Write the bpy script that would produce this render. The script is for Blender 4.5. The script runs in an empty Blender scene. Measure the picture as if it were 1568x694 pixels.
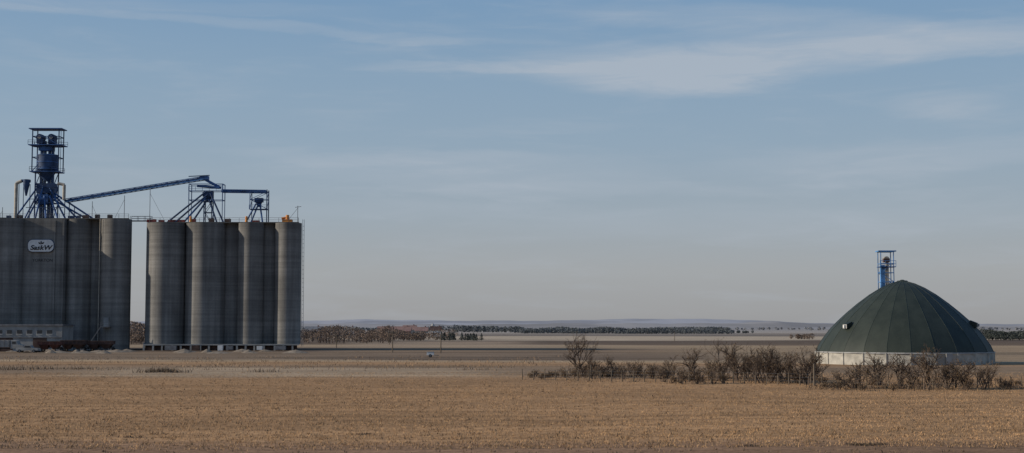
import bpy, math, random
import numpy as np
from mathutils import Vector, Matrix
R = random.Random(7)
rng = np.random.default_rng(5)
scene = bpy.context.scene
F = 2154.0; PITCH = math.radians(4.1); CH = 6.0
sp, cp = math.sin(PITCH), math.cos(PITCH)

def at(u, v, D):
    """survey helper: bearing/elevation -> world point standing at distance D"""
    x = (u-784)/F; y = (347-v)/F
    Y = cp - y*sp; Z = sp + y*cp
    k = D/Y
    return Vector((x*k, D, CH+Z*k))
def gx(u, D):   # x at ground level
    v = 347+F*math.tan(PITCH)+CH*F/D
    return at(u, v, D).x
def gd(v):      # distance of ground for elevation v
    y = (347-v)/F
    return -CH/((sp+y*cp)/(cp-y*sp))

# ------------------------------------------------------------------ materials
class NT:
    def __init__(s, nt): s.nt = nt
    def n(s, t, **k):
        nd = s.nt.nodes.new(t)
        for a, b in k.items(): setattr(nd, a, b)
        return nd
    def setin(s, sock, val):
        if isinstance(val, bpy.types.NodeSocket): s.nt.links.new(val, sock)
        else: sock.default_value = val
    def m(s, op, a, b=0.0, c=None, clamp=False):
        nd = s.n('ShaderNodeMath', operation=op); nd.use_clamp = clamp
        s.setin(nd.inputs[0], a); s.setin(nd.inputs[1], b)
        if c is not None: s.setin(nd.inputs[2], c)
        return nd.outputs[0]
    def smooth(s, x, a, b, lo=0.0, hi=1.0):
        nd = s.n('ShaderNodeMapRange', interpolation_type='SMOOTHSTEP')
        s.setin(nd.inputs[0], x); s.setin(nd.inputs[1], a); s.setin(nd.inputs[2], b)
        s.setin(nd.inputs[3], lo); s.setin(nd.inputs[4], hi)
        return nd.outputs[0]
    def mix(s, f, a, b, bt='MIX'):
        nd = s.n('ShaderNodeMix', data_type='RGBA', blend_type=bt)
        s.setin(nd.inputs[0], f)
        for i, c in ((6, a), (7, b)):
            if not isinstance(c, bpy.types.NodeSocket): c = tuple(c)+((1,) if len(c) == 3 else ())
            s.setin(nd.inputs[i], c)
        return nd.outputs[2]
    def noise(s, vec, scale, detail=4, rough=0.55, dist=0.0):
        nd = s.n('ShaderNodeTexNoise')
        s.nt.links.new(vec, nd.inputs['Vector'])
        nd.inputs['Scale'].default_value = scale; nd.inputs['Detail'].default_value = detail
        nd.inputs['Roughness'].default_value = rough; nd.inputs['Distortion'].default_value = dist
        return nd.outputs['Fac']
    def scl(s, vec, sc, loc=(0, 0, 0)):
        nd = s.n('ShaderNodeMapping'); s.nt.links.new(vec, nd.inputs[0])
        nd.inputs['Scale'].default_value = sc; nd.inputs['Location'].default_value = loc
        return nd.outputs[0]
    def ramp(s, x, stops, interp='LINEAR'):
        nd = s.n('ShaderNodeValToRGB'); cr = nd.color_ramp; cr.interpolation = interp
        s.nt.links.new(x, nd.inputs[0])
        while len(cr.elements) < len(stops): cr.elements.new(0.5)
        for e, (p, c) in zip(cr.elements, stops):
            e.position = p
        for e, (p, c) in zip(cr.elements, stops):
            e.color = tuple(c)+(1,)
        return nd.outputs[0]

def mat(name, col, rough=0.8, var=0.25, scale=1.0, metal=0.0, stretch=(1, 1, 1), build=None, spec=0.3):
    m = bpy.data.materials.new(name); m.use_nodes = True
    t = NT(m.node_tree); b = m.node_tree.nodes['Principled BSDF']
    b.inputs['Roughness'].default_value = rough; b.inputs['Metallic'].default_value = metal
    b.inputs['Specular IOR Level'].default_value = spec
    co = t.n('ShaderNodeTexCoord').outputs['Object']
    if build:
        c = build(t, co, b)
    else:
        nz = t.noise(t.scl(co, stretch), scale, 3)
        f = t.smooth(nz, 0.3, 0.7)
        c = t.mix(f, [x*(1-var) for x in col], [min(1, x*(1+var)) for x in col])
    t.setin(b.inputs['Base Color'], c)
    return m

def concrete_build(base):
    def f(t, co, b):
        streak = t.noise(t.scl(co, (0.7, 0.7, 0.03)), 1.0, 5, 0.6)
        pours = t.noise(t.scl(co, (0.02, 0.02, 1.1)), 1.0, 4, 0.7)
        blot = t.noise(co, 0.12, 3)
        fine = t.noise(co, 2.5, 3)
        c = t.mix(t.smooth(streak, 0.3, 0.7), [x*0.76 for x in base], [x*1.2 for x in base])
        k = t.smooth(pours, 0.35, 0.65, 0.84, 1.12)
        k = t.m('MULTIPLY', k, t.smooth(blot, 0.3, 0.7, 0.82, 1.14))
        k = t.m('MULTIPLY', k, t.smooth(fine, 0.3, 0.7, 0.94, 1.06))
        sx = t.n('ShaderNodeSeparateXYZ'); t.nt.links.new(co, sx.inputs[0])
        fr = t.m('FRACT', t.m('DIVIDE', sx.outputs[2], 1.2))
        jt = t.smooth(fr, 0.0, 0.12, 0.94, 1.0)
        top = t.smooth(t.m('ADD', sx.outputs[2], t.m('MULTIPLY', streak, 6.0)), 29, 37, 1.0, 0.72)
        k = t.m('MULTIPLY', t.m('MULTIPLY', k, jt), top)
        cc = t.n('ShaderNodeCombineXYZ')
        for i in range(3): t.setin(cc.inputs[i], k)
        return t.mix(1.0, c, cc.outputs[0], 'MULTIPLY')
    return f
M = {}
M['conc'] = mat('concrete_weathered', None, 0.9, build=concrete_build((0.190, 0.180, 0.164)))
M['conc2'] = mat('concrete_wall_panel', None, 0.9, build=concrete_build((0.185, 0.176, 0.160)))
M['blue'] = mat('blue_painted_steel', (0.035, 0.095, 0.235), 0.6, 0.35, 0.5)
M['dblue'] = mat('dark_blue_steel', (0.022, 0.05, 0.115), 0.65, 0.35, 0.5)
M['lblue'] = mat('light_blue_steel', (0.08, 0.21, 0.42), 0.55, 0.3, 0.8)
M['beige'] = mat('beige_duct_steel', (0.36, 0.32, 0.26), 0.6, 0.2, 0.8)
M['galv'] = mat('galvanised_steel', (0.17, 0.17, 0.175), 0.6, 0.2, 0.8, metal=0.2)
M['white'] = mat('white_paint', (0.66, 0.65, 0.62), 0.6, 0.08, 1.0)
M['dull'] = mat('dull_white_cladding', (0.27, 0.265, 0.25), 0.8, 0.2, 0.4)
M['black'] = mat('dark_lettering', (0.02, 0.02, 0.025), 0.6, 0.1)
M['glass'] = mat('window_glass_dark', (0.03, 0.035, 0.04), 0.15, 0.2, spec=0.5)
M['red'] = mat('red_paint', (0.20, 0.045, 0.035), 0.7, 0.3, 0.8)
M['redd'] = mat('faded_dark_red_paint', (0.105, 0.045, 0.035), 0.8, 0.35, 0.8)
M['rust'] = mat('rust_brown_paint', (0.07, 0.042, 0.034), 0.8, 0.35, 0.7)
M['orange'] = mat('orange_paint', (0.60, 0.22, 0.04), 0.6, 0.2)
M['tyre'] = mat('tyre_rubber', (0.025, 0.025, 0.025), 0.9, 0.2)
M['wood'] = mat('weathered_wood', (0.12, 0.095, 0.07), 0.9, 0.3, 3, stretch=(1, 1, .1))
M['bark'] = mat('bare_twig_bark', (0.085, 0.062, 0.047), 0.95, 0.35, 0.8)
M['barkl'] = mat('pale_twig_bark', (0.16, 0.115, 0.08), 0.95, 0.35, 0.8)
M['dryleaf'] = mat('dry_leaves', (0.13, 0.085, 0.045), 0.95, 0.45, 1.3)
M['straw'] = mat('straw_stubble', (0.38, 0.235, 0.12), 0.95, 0.3, 0.35)
M['weeds'] = mat('dry_weeds', (0.17, 0.12, 0.072), 0.95, 0.4, 0.6)
M['fartw'] = mat('distant_bare_woodland', (0.15, 0.11, 0.085), 1, 0.35, 0.08)
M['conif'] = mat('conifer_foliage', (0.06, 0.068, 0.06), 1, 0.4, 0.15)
M['confar'] = mat('hazy_conifer_foliage', (0.115, 0.125, 0.13), 1, 0.3, 0.012)  # foliage paled toward grey, painting in the haze of distance
M['scrub'] = mat('far_hazy_scrub', (0.22, 0.22, 0.225), 1, 0.2, 0.01)  # atmospheric haze put into the scrub's base colour
M['brick'] = mat('faded_red_roof', (0.22, 0.135, 0.115), 0.9, 0.2, 0.5)
M['gravel'] = mat('gravel', (0.20, 0.16, 0.12), 0.95, 0.3, 1.0)

# ------------------------------------------------------------------ mesh builder
class MB:
    def __init__(s): s.v = []; s.f = []; s.mi = []; s.sm = []; s.mats = []
    def mid(s, m):
        if m not in s.mats: s.mats.append(m)
        return s.mats.index(m)
    def add(s, vs, fs, m, smooth=False):
        o = len(s.v); k = s.mid(m)
        s.v += [tuple(p) for p in vs]
        for f in fs:
            s.f.append(tuple(i+o for i in f)); s.mi.append(k); s.sm.append(smooth)
    def box(s, c, d, m, rz=0.0):
        x, y, z = d[0]/2, d[1]/2, d[2]/2
        ca, sa = math.cos(rz), math.sin(rz)
        vs = []
        for dz in (-z, z):
            for dx, dy in ((-x, -y), (x, -y), (x, y), (-x, y)):
                vs.append((c[0]+dx*ca-dy*sa, c[1]+dx*sa+dy*ca, c[2]+dz))
        s.add(vs, [(3, 2, 1, 0), (4, 5, 6, 7), (0, 1, 5, 4), (1, 2, 6, 5), (2, 3, 7, 6), (3, 0, 4, 7)], m)
    def prism(s, pts, z0, z1, m):
        n = len(pts); vs = [(x, y, z0) for x, y in pts]+[(x, y, z1) for x, y in pts]
        s.add(vs, [tuple(range(n-1, -1, -1)), tuple(range(n, 2*n))]+[(i, (i+1) % n, (i+1) % n+n, i+n) for i in range(n)], m)
    def beam(s, a, b, w, m, h=None):
        a = Vector(a); b = Vector(b); h = h or w
        d = (b-a)
        if d.length < 1e-6: return
        d.normalize()
        up = Vector((0, 0, 1)) if abs(d.z) < 0.95 else Vector((0, 1, 0))
        r = d.cross(up).normalized(); u = r.cross(d).normalized()
        vs = []
        for p in (a, b):
            for i, j in ((-1, -1), (1, -1), (1, 1), (-1, 1)): vs.append(p+r*(w/2*i)+u*(h/2*j))
        s.add(vs, [(3, 2, 1, 0), (4, 5, 6, 7), (0, 1, 5, 4), (1, 2, 6, 5), (2, 3, 7, 6), (3, 0, 4, 7)], m)
    def tube(s, a, b, r1, r2, m, n=12, caps=True, smooth=True):
        a = Vector(a); b = Vector(b); d = (b-a).normalized()
        up = Vector((0, 0, 1)) if abs(d.z) < 0.95 else Vector((0, 1, 0))
        r = d.cross(up).normalized(); u = r.cross(d).normalized()
        vs = []
        for p, rr in ((a, r1), (b, r2)):
            for i in range(n):
                t = 2*math.pi*i/n; vs.append(p+(r*math.cos(t)+u*math.sin(t))*rr)
        s.add(vs, [(i, (i+1) % n, n+(i+1) % n, n+i) for i in range(n)], m, smooth)
        if caps:
            s.add(vs[:n], [tuple(range(n-1, -1, -1))], m); s.add(vs[n:], [tuple(range(n))], m)
    def obj(s, name, parent=None, loc=None):
        me = bpy.data.meshes.new(name)
        me.from_pydata(s.v, [], s.f)
        for m in s.mats: me.materials.append(m)
        me.polygons.foreach_set('material_index', s.mi)
        me.polygons.foreach_set('use_smooth', s.sm)
        me.update()
        o = bpy.data.objects.new(name, me); scene.collection.objects.link(o)
        if parent: o.parent = parent
        return o
def empty(name, loc=(0, 0, 0)):
    e = bpy.data.objects.new(name, None); e.empty_display_size = 1
    scene.collection.objects.link(e)
    return e
def npmesh(name, verts, faces, m):
    me = bpy.data.meshes.new(name)
    me.from_pydata(verts.tolist() if hasattr(verts, 'tolist') else verts, [], faces.tolist() if hasattr(faces, 'tolist') else faces)
    me.materials.append(m); me.update()
    o = bpy.data.objects.new(name, me); scene.collection.objects.link(o); return o

# ------------------------------------------------------------------ ground
def ground_build(t, co, b):
    sx = t.n('ShaderNodeSeparateXYZ'); t.nt.links.new(co, sx.inputs[0])
    X, Y = sx.outputs[0], sx.outputs[1]
    warp = t.noise(t.scl(co, (0.006, 0.012, 1)), 1.0, 3)
    warp2 = t.noise(t.scl(co, (0.0012, 0.003, 1)), 1.0, 2)
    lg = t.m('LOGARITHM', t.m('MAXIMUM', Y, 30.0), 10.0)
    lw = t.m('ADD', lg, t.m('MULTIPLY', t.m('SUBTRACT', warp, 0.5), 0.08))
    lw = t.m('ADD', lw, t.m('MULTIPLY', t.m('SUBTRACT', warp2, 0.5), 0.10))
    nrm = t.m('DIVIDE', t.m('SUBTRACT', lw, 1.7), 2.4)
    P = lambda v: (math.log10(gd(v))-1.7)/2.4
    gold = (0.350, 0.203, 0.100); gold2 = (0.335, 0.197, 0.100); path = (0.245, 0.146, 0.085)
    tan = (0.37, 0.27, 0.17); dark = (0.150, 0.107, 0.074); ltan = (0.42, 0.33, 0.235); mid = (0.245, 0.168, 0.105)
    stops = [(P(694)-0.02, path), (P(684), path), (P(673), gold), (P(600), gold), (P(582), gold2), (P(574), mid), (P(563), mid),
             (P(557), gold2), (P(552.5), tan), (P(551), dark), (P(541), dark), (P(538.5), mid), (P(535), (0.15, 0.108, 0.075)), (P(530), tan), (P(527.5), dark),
             (P(522), (0.12, 0.088, 0.066)), (P(520.5), ltan), (P(515.5), ltan), (P(514.5), (0.17, .14, .115)), (P(511), (0.26, .215, .175)), (P(509.8), (0.36, .31, .26)), (P(505), (0.29, .265, .245)), (0.995, (0.27, 0.26, 0.25))]  # farthest stops greyed: haze painted into the field colours
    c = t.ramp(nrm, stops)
    wx = t.m('ADD', X, t.m('MULTIPLY', t.m('SUBTRACT', warp, 0.5), 40.0))
    wyn = t.m('SUBTRACT', warp, 0.5)
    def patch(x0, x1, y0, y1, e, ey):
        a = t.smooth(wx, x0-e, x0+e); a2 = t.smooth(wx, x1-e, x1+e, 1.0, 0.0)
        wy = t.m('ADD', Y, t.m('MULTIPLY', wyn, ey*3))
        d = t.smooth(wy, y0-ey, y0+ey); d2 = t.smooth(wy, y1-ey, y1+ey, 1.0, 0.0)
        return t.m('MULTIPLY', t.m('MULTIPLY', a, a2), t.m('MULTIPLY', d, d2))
    c = t.mix(t.m('MULTIPLY', patch(-60, -5, 172, 208, 8, 5), 0.7), c, (0.41, 0.30, 0.195))
    c = t.mix(t.m('MULTIPLY', patch(42, 400, 240, 470, 20, 8), 0.8), c, (0.33, 0.235, 0.145))
    c = t.mix(t.m('MULTIPLY', patch(60, 420, 300, 345, 20, 8), 0.6), c, (0.16, 0.12, 0.08))
    c = t.mix(t.m('MULTIPLY', patch(-180, -40, 268, 420, 8, 12), 0.85), c, (0.21, 0.15, 0.10))
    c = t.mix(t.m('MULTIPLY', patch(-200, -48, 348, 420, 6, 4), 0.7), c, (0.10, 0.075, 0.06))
    c = t.mix(t.m('MULTIPLY', patch(-60, 5, 420, 600, 10, 20), 0.7), c, (0.34, 0.25, 0.17))
    c = t.mix(t.m('MULTIPLY', patch(-42, 30, 290, 330, 15, 6), 0.5), c, (0.27, 0.19, 0.125))
    big = t.noise(t.scl(co, (0.03, 0.09, 1)), 1.0, 4)
    med = t.noise(t.scl(co, (0.35, 0.8, 1)), 1.0, 3, 0.6)
    fin = t.noise(t.scl(co, (2.2, 2.2, 1)), 1.0, 4, 0.7)
    streaks = t.noise(t.scl(co, (0.015, 0.45, 1)), 1.0, 4, 0.65)
    k = t.m('MULTIPLY', t.smooth(big, 0.3, 0.7, 0.84, 1.14), t.smooth(med, 0.3, 0.7, 0.90, 1.10))
    k = t.m('MULTIPLY', k, t.smooth(fin, 0.33, 0.67, 0.74, 1.24))
    k = t.m('MULTIPLY', k, t.smooth(streaks, 0.3, 0.7, 0.82, 1.15))
    cc = t.n('ShaderNodeCombineXYZ')
    for i in range(3): t.setin(cc.inputs[i], k)
    c = t.mix(1.0, c, cc.outputs[0], 'MULTIPLY')
    bn = t.n('ShaderNodeBump'); bn.inputs['Strength'].default_value = 0.5; bn.inputs['Distance'].default_value = 0.1
    t.setin(bn.inputs['Height'], fin); t.setin(b.inputs['Normal'], bn.outputs[0])
    return c
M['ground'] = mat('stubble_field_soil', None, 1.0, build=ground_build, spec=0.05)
ys = np.concatenate([np.arange(-60, 240, 3.0), np.geomspace(240, 16000, 50)])
xs = np.concatenate([-np.geomspace(16000, 130, 24), np.arange(-125, 126, 5.0), np.geomspace(130, 16000, 24)])
XX, YY = np.meshgrid(xs, ys)
ZZ = 0.10*np.sin(XX*0.05+YY*0.03)*np.sin(YY*0.045+1.0)+0.05*np.sin(XX*0.13-YY*0.09)
ZZ *= np.clip((235-YY)/40, 0, 1)*np.clip((130-np.abs(XX))/30, 0, 1)
def gz(x, y):
    z = 0.10*math.sin(x*0.05+y*0.03)*math.sin(y*0.045+1.0)+0.05*math.sin(x*0.13-y*0.09)
    return z*min(1, max(0, (235-y)/40))*min(1, max(0, (130-abs(x))/30))
nx = len(xs); ny = len(ys)
V = np.stack([XX.ravel(), YY.ravel(), ZZ.ravel()], 1)
ii = np.arange(nx-1)[None, :]+np.arange(ny-1)[:, None]*nx; ii = ii.ravel()
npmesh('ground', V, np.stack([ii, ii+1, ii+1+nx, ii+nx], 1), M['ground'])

def blades(name, n, area, hmin, hmax, w, m, per=5, spread=0.12):
    x0, x1, y0, y1 = area
    vs = []; fs = []
    y = y0*np.power(y1/y0, rng.random(n)); half = y*0.40
    x = (rng.random(n)*2-1)*half
    for k in range(n):
        cx, cy = x[k], y[k]; z = gz(cx, cy)
        for j in range(per):
            a = rng.random()*6.283; bx = cx+rng.normal()*spread; by = cy+rng.normal()*spread
            h = hmin+rng.random()*(hmax-hmin); ww = w*(0.6+0.8*rng.random())
            lx, ly = rng.normal()*h*0.5, rng.normal()*h*0.5
            o = len(vs); dx, dy = math.cos(a)*ww, math.sin(a)*ww
            vs += [(bx-dx, by-dy, z-0.02), (bx+dx, by+dy, z-0.02), (bx+lx, by+ly, z+h)]; fs.append((o, o+1, o+2))
    me = bpy.data.meshes.new(name); me.from_pydata(vs, [], fs); me.materials.append(m); me.update()
    o = bpy.data.objects.new(name, me); scene.collection.objects.link(o)
blades('stubble', 26000, (0, 0, 71, 190), 0.03, 0.13, 0.024, M['straw'], per=5, spread=.2)
blades('dry_grass', 2200, (0, 0, 64, 175), 0.06, 0.18, 0.03, M['weeds'], per=5, spread=0.16)

# ------------------------------------------------------------------ hills
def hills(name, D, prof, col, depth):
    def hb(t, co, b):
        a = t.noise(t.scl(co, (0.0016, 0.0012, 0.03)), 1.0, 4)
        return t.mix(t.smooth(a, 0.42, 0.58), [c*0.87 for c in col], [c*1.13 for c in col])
    m = mat(name+'_hazy_grass', None, 1, build=hb, spec=0)  # distance haze is mixed into the hill colour itself
    us = np.linspace(-300, 1900, 200); vs = []; fs = []
    for j, (dd, k) in enumerate(((-depth, 0), (-depth*0.5, 0.55), (0, 1), (depth, 0.6), (depth*2, 0))):
        for u in us:
            h = np.interp(u, [p[0] for p in prof], [p[1] for p in prof])
            h = (501.4-h)/F*D+CH+1.5*math.sin(u*0.06)+0.8*math.sin(u*0.17+1)
            vs.append(((u-784)/F*D, D+dd, max(-1, k*h-1)+0*u))
    n = len(us)
    for j in range(4):
        for i in range(n-1): a = j*n+i; fs.append((a, a+1, a+1+n, a+n))
    o = npmesh(name, vs, fs, m)
    for p in o.data.polygons: p.use_smooth = True
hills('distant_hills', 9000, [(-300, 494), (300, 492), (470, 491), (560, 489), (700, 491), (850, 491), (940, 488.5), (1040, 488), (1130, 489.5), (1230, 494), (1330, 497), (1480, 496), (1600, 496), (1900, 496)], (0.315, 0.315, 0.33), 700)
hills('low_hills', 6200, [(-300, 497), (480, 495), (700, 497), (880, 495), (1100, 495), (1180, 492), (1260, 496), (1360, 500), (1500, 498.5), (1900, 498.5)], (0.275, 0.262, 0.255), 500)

# ------------------------------------------------------------------ silos
DS = 372.0; PX = DS/F
def X(u, v=330, D=DS): return at(u, v, D).x
def Z(v, D=DS): return at(60, v, D).z
def silo(mb, u, r, dy, ztop, m, z0=0.0, n=64):
    x = at(u, 440, DS+dy).x
    mb.tube((x, DS+dy, z0), (x, DS+dy, ztop), r, r, m, n=n)
    return x
def rail(mb, p1, p2, h=1.1, step=2.5, w=0.08, m=None):
    m = m or M['galv']; p1 = Vector(p1); p2 = Vector(p2); n = max(1, int((p2-p1).length/step))
    for k in (0.5, 1.0): mb.beam(p1+Vector((0, 0, h*k)), p2+Vector((0, 0, h*k)), w, m)
    for i in range(n+1):
        q = p1.lerp(p2, i/n); mb.beam(q, q+Vector((0, 0, h)), w, m)
def quad(u0, u1, d0, d1):   # skewed block footprint
    return [(X(u0, 440, DS+d0), DS+d0), (X(u1, 440, DS+d0), DS+d0), (X(u1, 440, DS+d1), DS+d1), (X(u0, 440, DS+d1), DS+d1)]

ZR = at(300, 342.5, DS).z
eR = empty('grain_silo_block')
mb = MB()
r1 = 30.3*PX
for u, r, dy in ((254.3, r1, 0), (314.8, r1, 0), (358, 3.4, 2.6), (384, 3.35, -1.2), (411, 3.4, 2.6), (441, 3.45, -1.2)):
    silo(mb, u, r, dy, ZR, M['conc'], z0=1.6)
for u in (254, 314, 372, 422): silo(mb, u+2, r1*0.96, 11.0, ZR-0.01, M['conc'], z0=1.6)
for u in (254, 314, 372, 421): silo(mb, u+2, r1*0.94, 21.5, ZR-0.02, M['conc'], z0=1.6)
mb.obj('silo_cylinders', eR)
mb = MB()
xl, xr = X(225, 440), X(460, 440)
mb.prism(quad(227, 457, -2, 22), ZR+.005, ZR+.3, M['conc2'])
mb.prism(quad(245, 440, 0, 20), 2, ZR-1, M['conc2'])
mb.obj('roof_slab_and_core', eR)
mb = MB()
mb.prism(quad(221, 459, -5.7, 24), 1.33, 1.66, M['dull'])
mb.prism(quad(224, 456, -4.6, 23), 0.0, 1.32, M['rust'])
x = X(222, 440, DS-5.4)
while x < X(457, 440, DS-5.4):
    mb.box((x, DS-5.4, 0.66), (0.45, 0.5, 1.32), M['dull']); x += R.uniform(2.2, 2.9)
for u, m_ in ((262, 'galv'), (300, 'rust'), (338, 'white'), (352, 'galv'), (398, 'white'), (430, 'galv')):
    mb.box((X(u, 530, DS-7), DS-7.2, .7), (R.uniform(1.2, 3), 1.2, R.uniform(.8, 1.4)), M[m_])
mb.obj('foundation_piers', eR)
mb = MB()
qq = quad(228, 456, -1.8, 21.5)
for i in range(4): rail(mb, (*qq[i], ZR+.3), (*qq[(i+1) % 4], ZR+.3))
for u in (229, 238, 247, 262, 270, 279, 296, 325, 350, 392):
    h = R.uniform(0.5, 1.0)
    mb.box((X(u, 340), DS-1.2+R.uniform(0, 2), ZR+0.3+h/2), (R.uniform(.8, 2.2), 1.0, h), M['red'] if u < 300 or u == 392 else M['rust'])
for u in (294, 379):
    mb.tube((X(u, 340), DS-1.6, ZR+0.3), (X(u, 340), DS-1.6, ZR+1.8), .4, .28, M['orange'], 10)
px_ = X(441, 340)
mb.box((px_, DS-1, ZR+0.65), (2.6, 1.6, .7), M['orange']); mb.tube((px_, DS-1, ZR+1.0), (px_, DS-1, ZR+2.2), .55, .45, M['orange'], 12); mb.tube((px_-.5, DS-1, ZR+1.5), (px_-1.5, DS-1, ZR+1.2), .3, .4, M['orange'], 10)
px_ = X(460, 340)
mb.beam((px_-.5, DS-1.5, ZR), (px_-.5, DS-1.5, ZR+4.6), .13, M['galv'])
mb.beam((px_-3.4, DS-1.5, ZR+.3), (px_-.5, DS-1.5, ZR+4.0), .07, M['galv']); mb.beam((px_-1.2, DS-1.5, ZR+4.2), (px_+.4, DS-1.5, ZR+4.4), .12, M['galv'])
lx = X(441, 440, DS-1.2)+3.45
for o in (.25, .65): mb.beam((lx+o, DS-1.2, 1), (lx+o, DS-1.2, ZR+1), .09, M['galv'])
for i in range(28): mb.beam((lx+.25, DS-1.2, 1.6+i*1.15), (lx+.65, DS-1.2, 1.6+i*1.15), .07, M['galv'])
mb.obj('roof_fittings', eR)

# left block
ZL = at(100, 336.5, DS).z
eL = empty('grain_silo_block')
mb = MB()
for u, r, dy in ((-62, r1, 9), (5, 32*PX, -2.2), (121, 3.6, 1.2), (148, 3.2, 3.4), (177, 22.5*PX, -0.6)):
    silo(mb, u, r, dy, ZL, M['conc'])
for u in (-12, 46, 104, 162): silo(mb, u+3, r1*0.96, 12.0, ZL-0.01, M['conc'])
for u in (-70, -12, 46, 104, 162): silo(mb, u+4, r1*0.96, 22.5, ZL-0.02, M['conc'])
mb.obj('silo_cylinders', eL)
mb = MB()
a, b = X(38, 440), X(103, 440)
mb.box(((a+b)/2, DS+0.5, ZL/2), (b-a, 7.6, ZL-.05), M['conc2'])
for xx in (a+0.25, (a+b)/2+3.1, b-0.25): mb.box((xx, DS-3.45, ZL/2-.2), (0.5, 0.3, ZL-.6), M['conc'])
mb.prism(quad(-20, 196, -1.8, 23), ZL+.005, ZL+.3, M['conc2'])
mb.obj('workhouse_wall', eL)
mb = MB()
qq = quad(-18, 195, -1.6, 22.5)
for i in range(4): rail(mb, (*qq[i], ZL+.3), (*qq[(i+1) % 4], ZL+.3))
for u in (12, 30, 108, 120, 131, 150, 170):
    h = R.uniform(.5, 1.1); mb.box((X(u, 334), DS-1+R.uniform(0, 2), ZL+.3+h/2), (R.uniform(.8, 1.6), 1, h), M['rust'] if u % 4 else M['dblue'])
px_ = X(162, 502, DS-5)
mb.box((px_, DS-5.0, 6.1), (2.4, 1.8, .2), M['galv']); mb.box((px_, DS-4.7, 7.4), (1.3, .5, 2.3), M['dull']); rail(mb, (px_-1.2, DS-5.8, 6.2), (px_+1.2, DS-5.8, 6.2)); mb.beam((px_-1.2, DS-5.6, 6.1), (px_-5, DS-5.6, 0.2), .2, M['galv'])
mb.tube((X(157, 440), DS-3.3, .5), (X(157, 440), DS-3.3, ZL), .11, .11, M['beige'], 8)
mb.tube((X(37.5, 440), DS-4.0, .5), (X(37.5, 440), DS-4.0, ZL), .13, .13, M['beige'], 8)
mb.obj('roof_fittings', eL)
mb = MB()
c1 = Vector((X(196, 440)-.1, DS+2, ZL-.2)); c2 = Vector((X(227, 440)+.1, DS+2, ZL-.2))
mb.beam(c1, c2, 1.4, M['galv'], .25)
for dy in (-.7, .7): rail(mb, c1+Vector((0, dy, .12)), c2+Vector((0, dy, .12)), step=1.5)
mb.obj('catwalk')

# sign
eS = empty('company_sign'); mb = MB()
c = at(63, 376.5, DS-3.6); w, h = 40*PX/2*.97, 18*PX/2
pts = []; rr = h*.8
for cx, cz, a0 in ((w-rr, h-rr, 0), (-w+rr, h-rr, 90), (-w+rr, -h+rr, 180), (w-rr, -h+rr, 270)):
    for k in range(7): t = math.radians(a0+k*15); pts.append((c.x+cx+rr*math.cos(t), c.z+cz+rr*math.sin(t)))
def plate(pts, y0, y1, m):
    n = len(pts); vs = [(x, y0, z) for x, z in pts]+[(x, y1, z) for x, z in pts]
    mb.add(vs, [tuple(range(n)), tuple(range(2*n-1, n-1, -1))]+[(i, i+n, (i+1) % n+n, (i+1) % n) for i in range(n)], m)
plate(pts, DS-3.95, DS-3.6, M['white'])
inner = [(c.x+(x-c.x)*1.04, c.z+(z-c.z)*1.08) for x, z in pts]
plate(inner, DS-3.85, DS-3.62, M['dblue'])
for a in (-55, 0, 55):
    t = math.radians(a); d = Vector((math.sin(t), 0, math.cos(t))); o = Vector((c.x+.1, DS-3.97, c.z+.35)); s_ = Vector((d.z, 0, -d.x))
    mb.add([o, o+d*.55+s_*.22, o+d*1.0, o+d*.55-s_*.22], [(0, 1, 2, 3)], M['black'])
mb.obj('sign_panel', eS)
cu = bpy.data.curves.new('sign_lettering', 'FONT'); cu.body = 'SaskW'; cu.size = 2.0; cu.extrude = 0.02; cu.offset = 0.05; cu.align_x = 'CENTER'; cu.materials.append(M['black']); cu.shear = 0.25
to = bpy.data.objects.new('sign_lettering', cu); scene.collection.objects.link(to); to.parent = eS
to.location = (c.x, DS-3.99, c.z-1.05); to.rotation_euler = (math.pi/2, 0, 0); to.scale = (1.0, .85, 1)
cu = bpy.data.curves.new('wall_lettering', 'FONT'); cu.body = 'YORKTON'; cu.size = 1.1; cu.extrude = 0.01; cu.align_x = 'CENTER'; cu.materials.append(M['black'])
to = bpy.data.objects.new('wall_lettering', cu); scene.collection.objects.link(to); to.parent = eS
q = at(65, 399, DS-3.4); to.location = (q.x, DS-3.33, q.z-.3); to.rotation_euler = (math.pi/2, 0, 0)

# ------------------------------------------------------------------ head tower
def frame(mb, xs_, ys_, zs_, w, m, brace=True):
    for x in xs_:
        for y in ys_: mb.beam((x, y, zs_[0]), (x, y, zs_[-1]), w, m)
    for i, z in enumerate(zs_):
        for y in ys_: mb.beam((xs_[0], y, z), (xs_[-1], y, z), w*.8, m)
        for x in xs_: mb.beam((x, ys_[0], z), (x, ys_[-1], z), w*.8, m)
        if brace and i+1 < len(zs_):
            z2 = zs_[i+1]
            for y in ys_:
                s_, e_ = (xs_[0], xs_[-1]) if i % 2 else (xs_[-1], xs_[0])
                mb.beam((s_, y, z), (e_, y, z2), w*.6, m)
            for x in (xs_[0], xs_[-1]): mb.beam((x, ys_[0], z), (x, ys_[-1], z2), w*.6, m)
DT = DS+3
e = empty('elevator_head_tower'); mb = MB()
zs_ = [Z(262), Z(240), Z(222), Z(208), Z(196)]
frame(mb, (X(47.5, 230), X(88, 230)), (DT-2, DT+2), zs_, .24, M['dblue'], brace=False)
for y in (DT-2, DT+2):
    mb.beam((X(47.5, 230), y, Z(262)), (X(66, 230), y, Z(240)), .18, M['blue'])
    mb.beam((X(88, 230), y, Z(222)), (X(66, 230), y, Z(208)), .14, M['blue'])
frame(mb, (X(52, 280), X(80, 280)), (DT-2, DT+2), [ZL, Z(310), Z(285), Z(262)], .28, M['dblue'])
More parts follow.
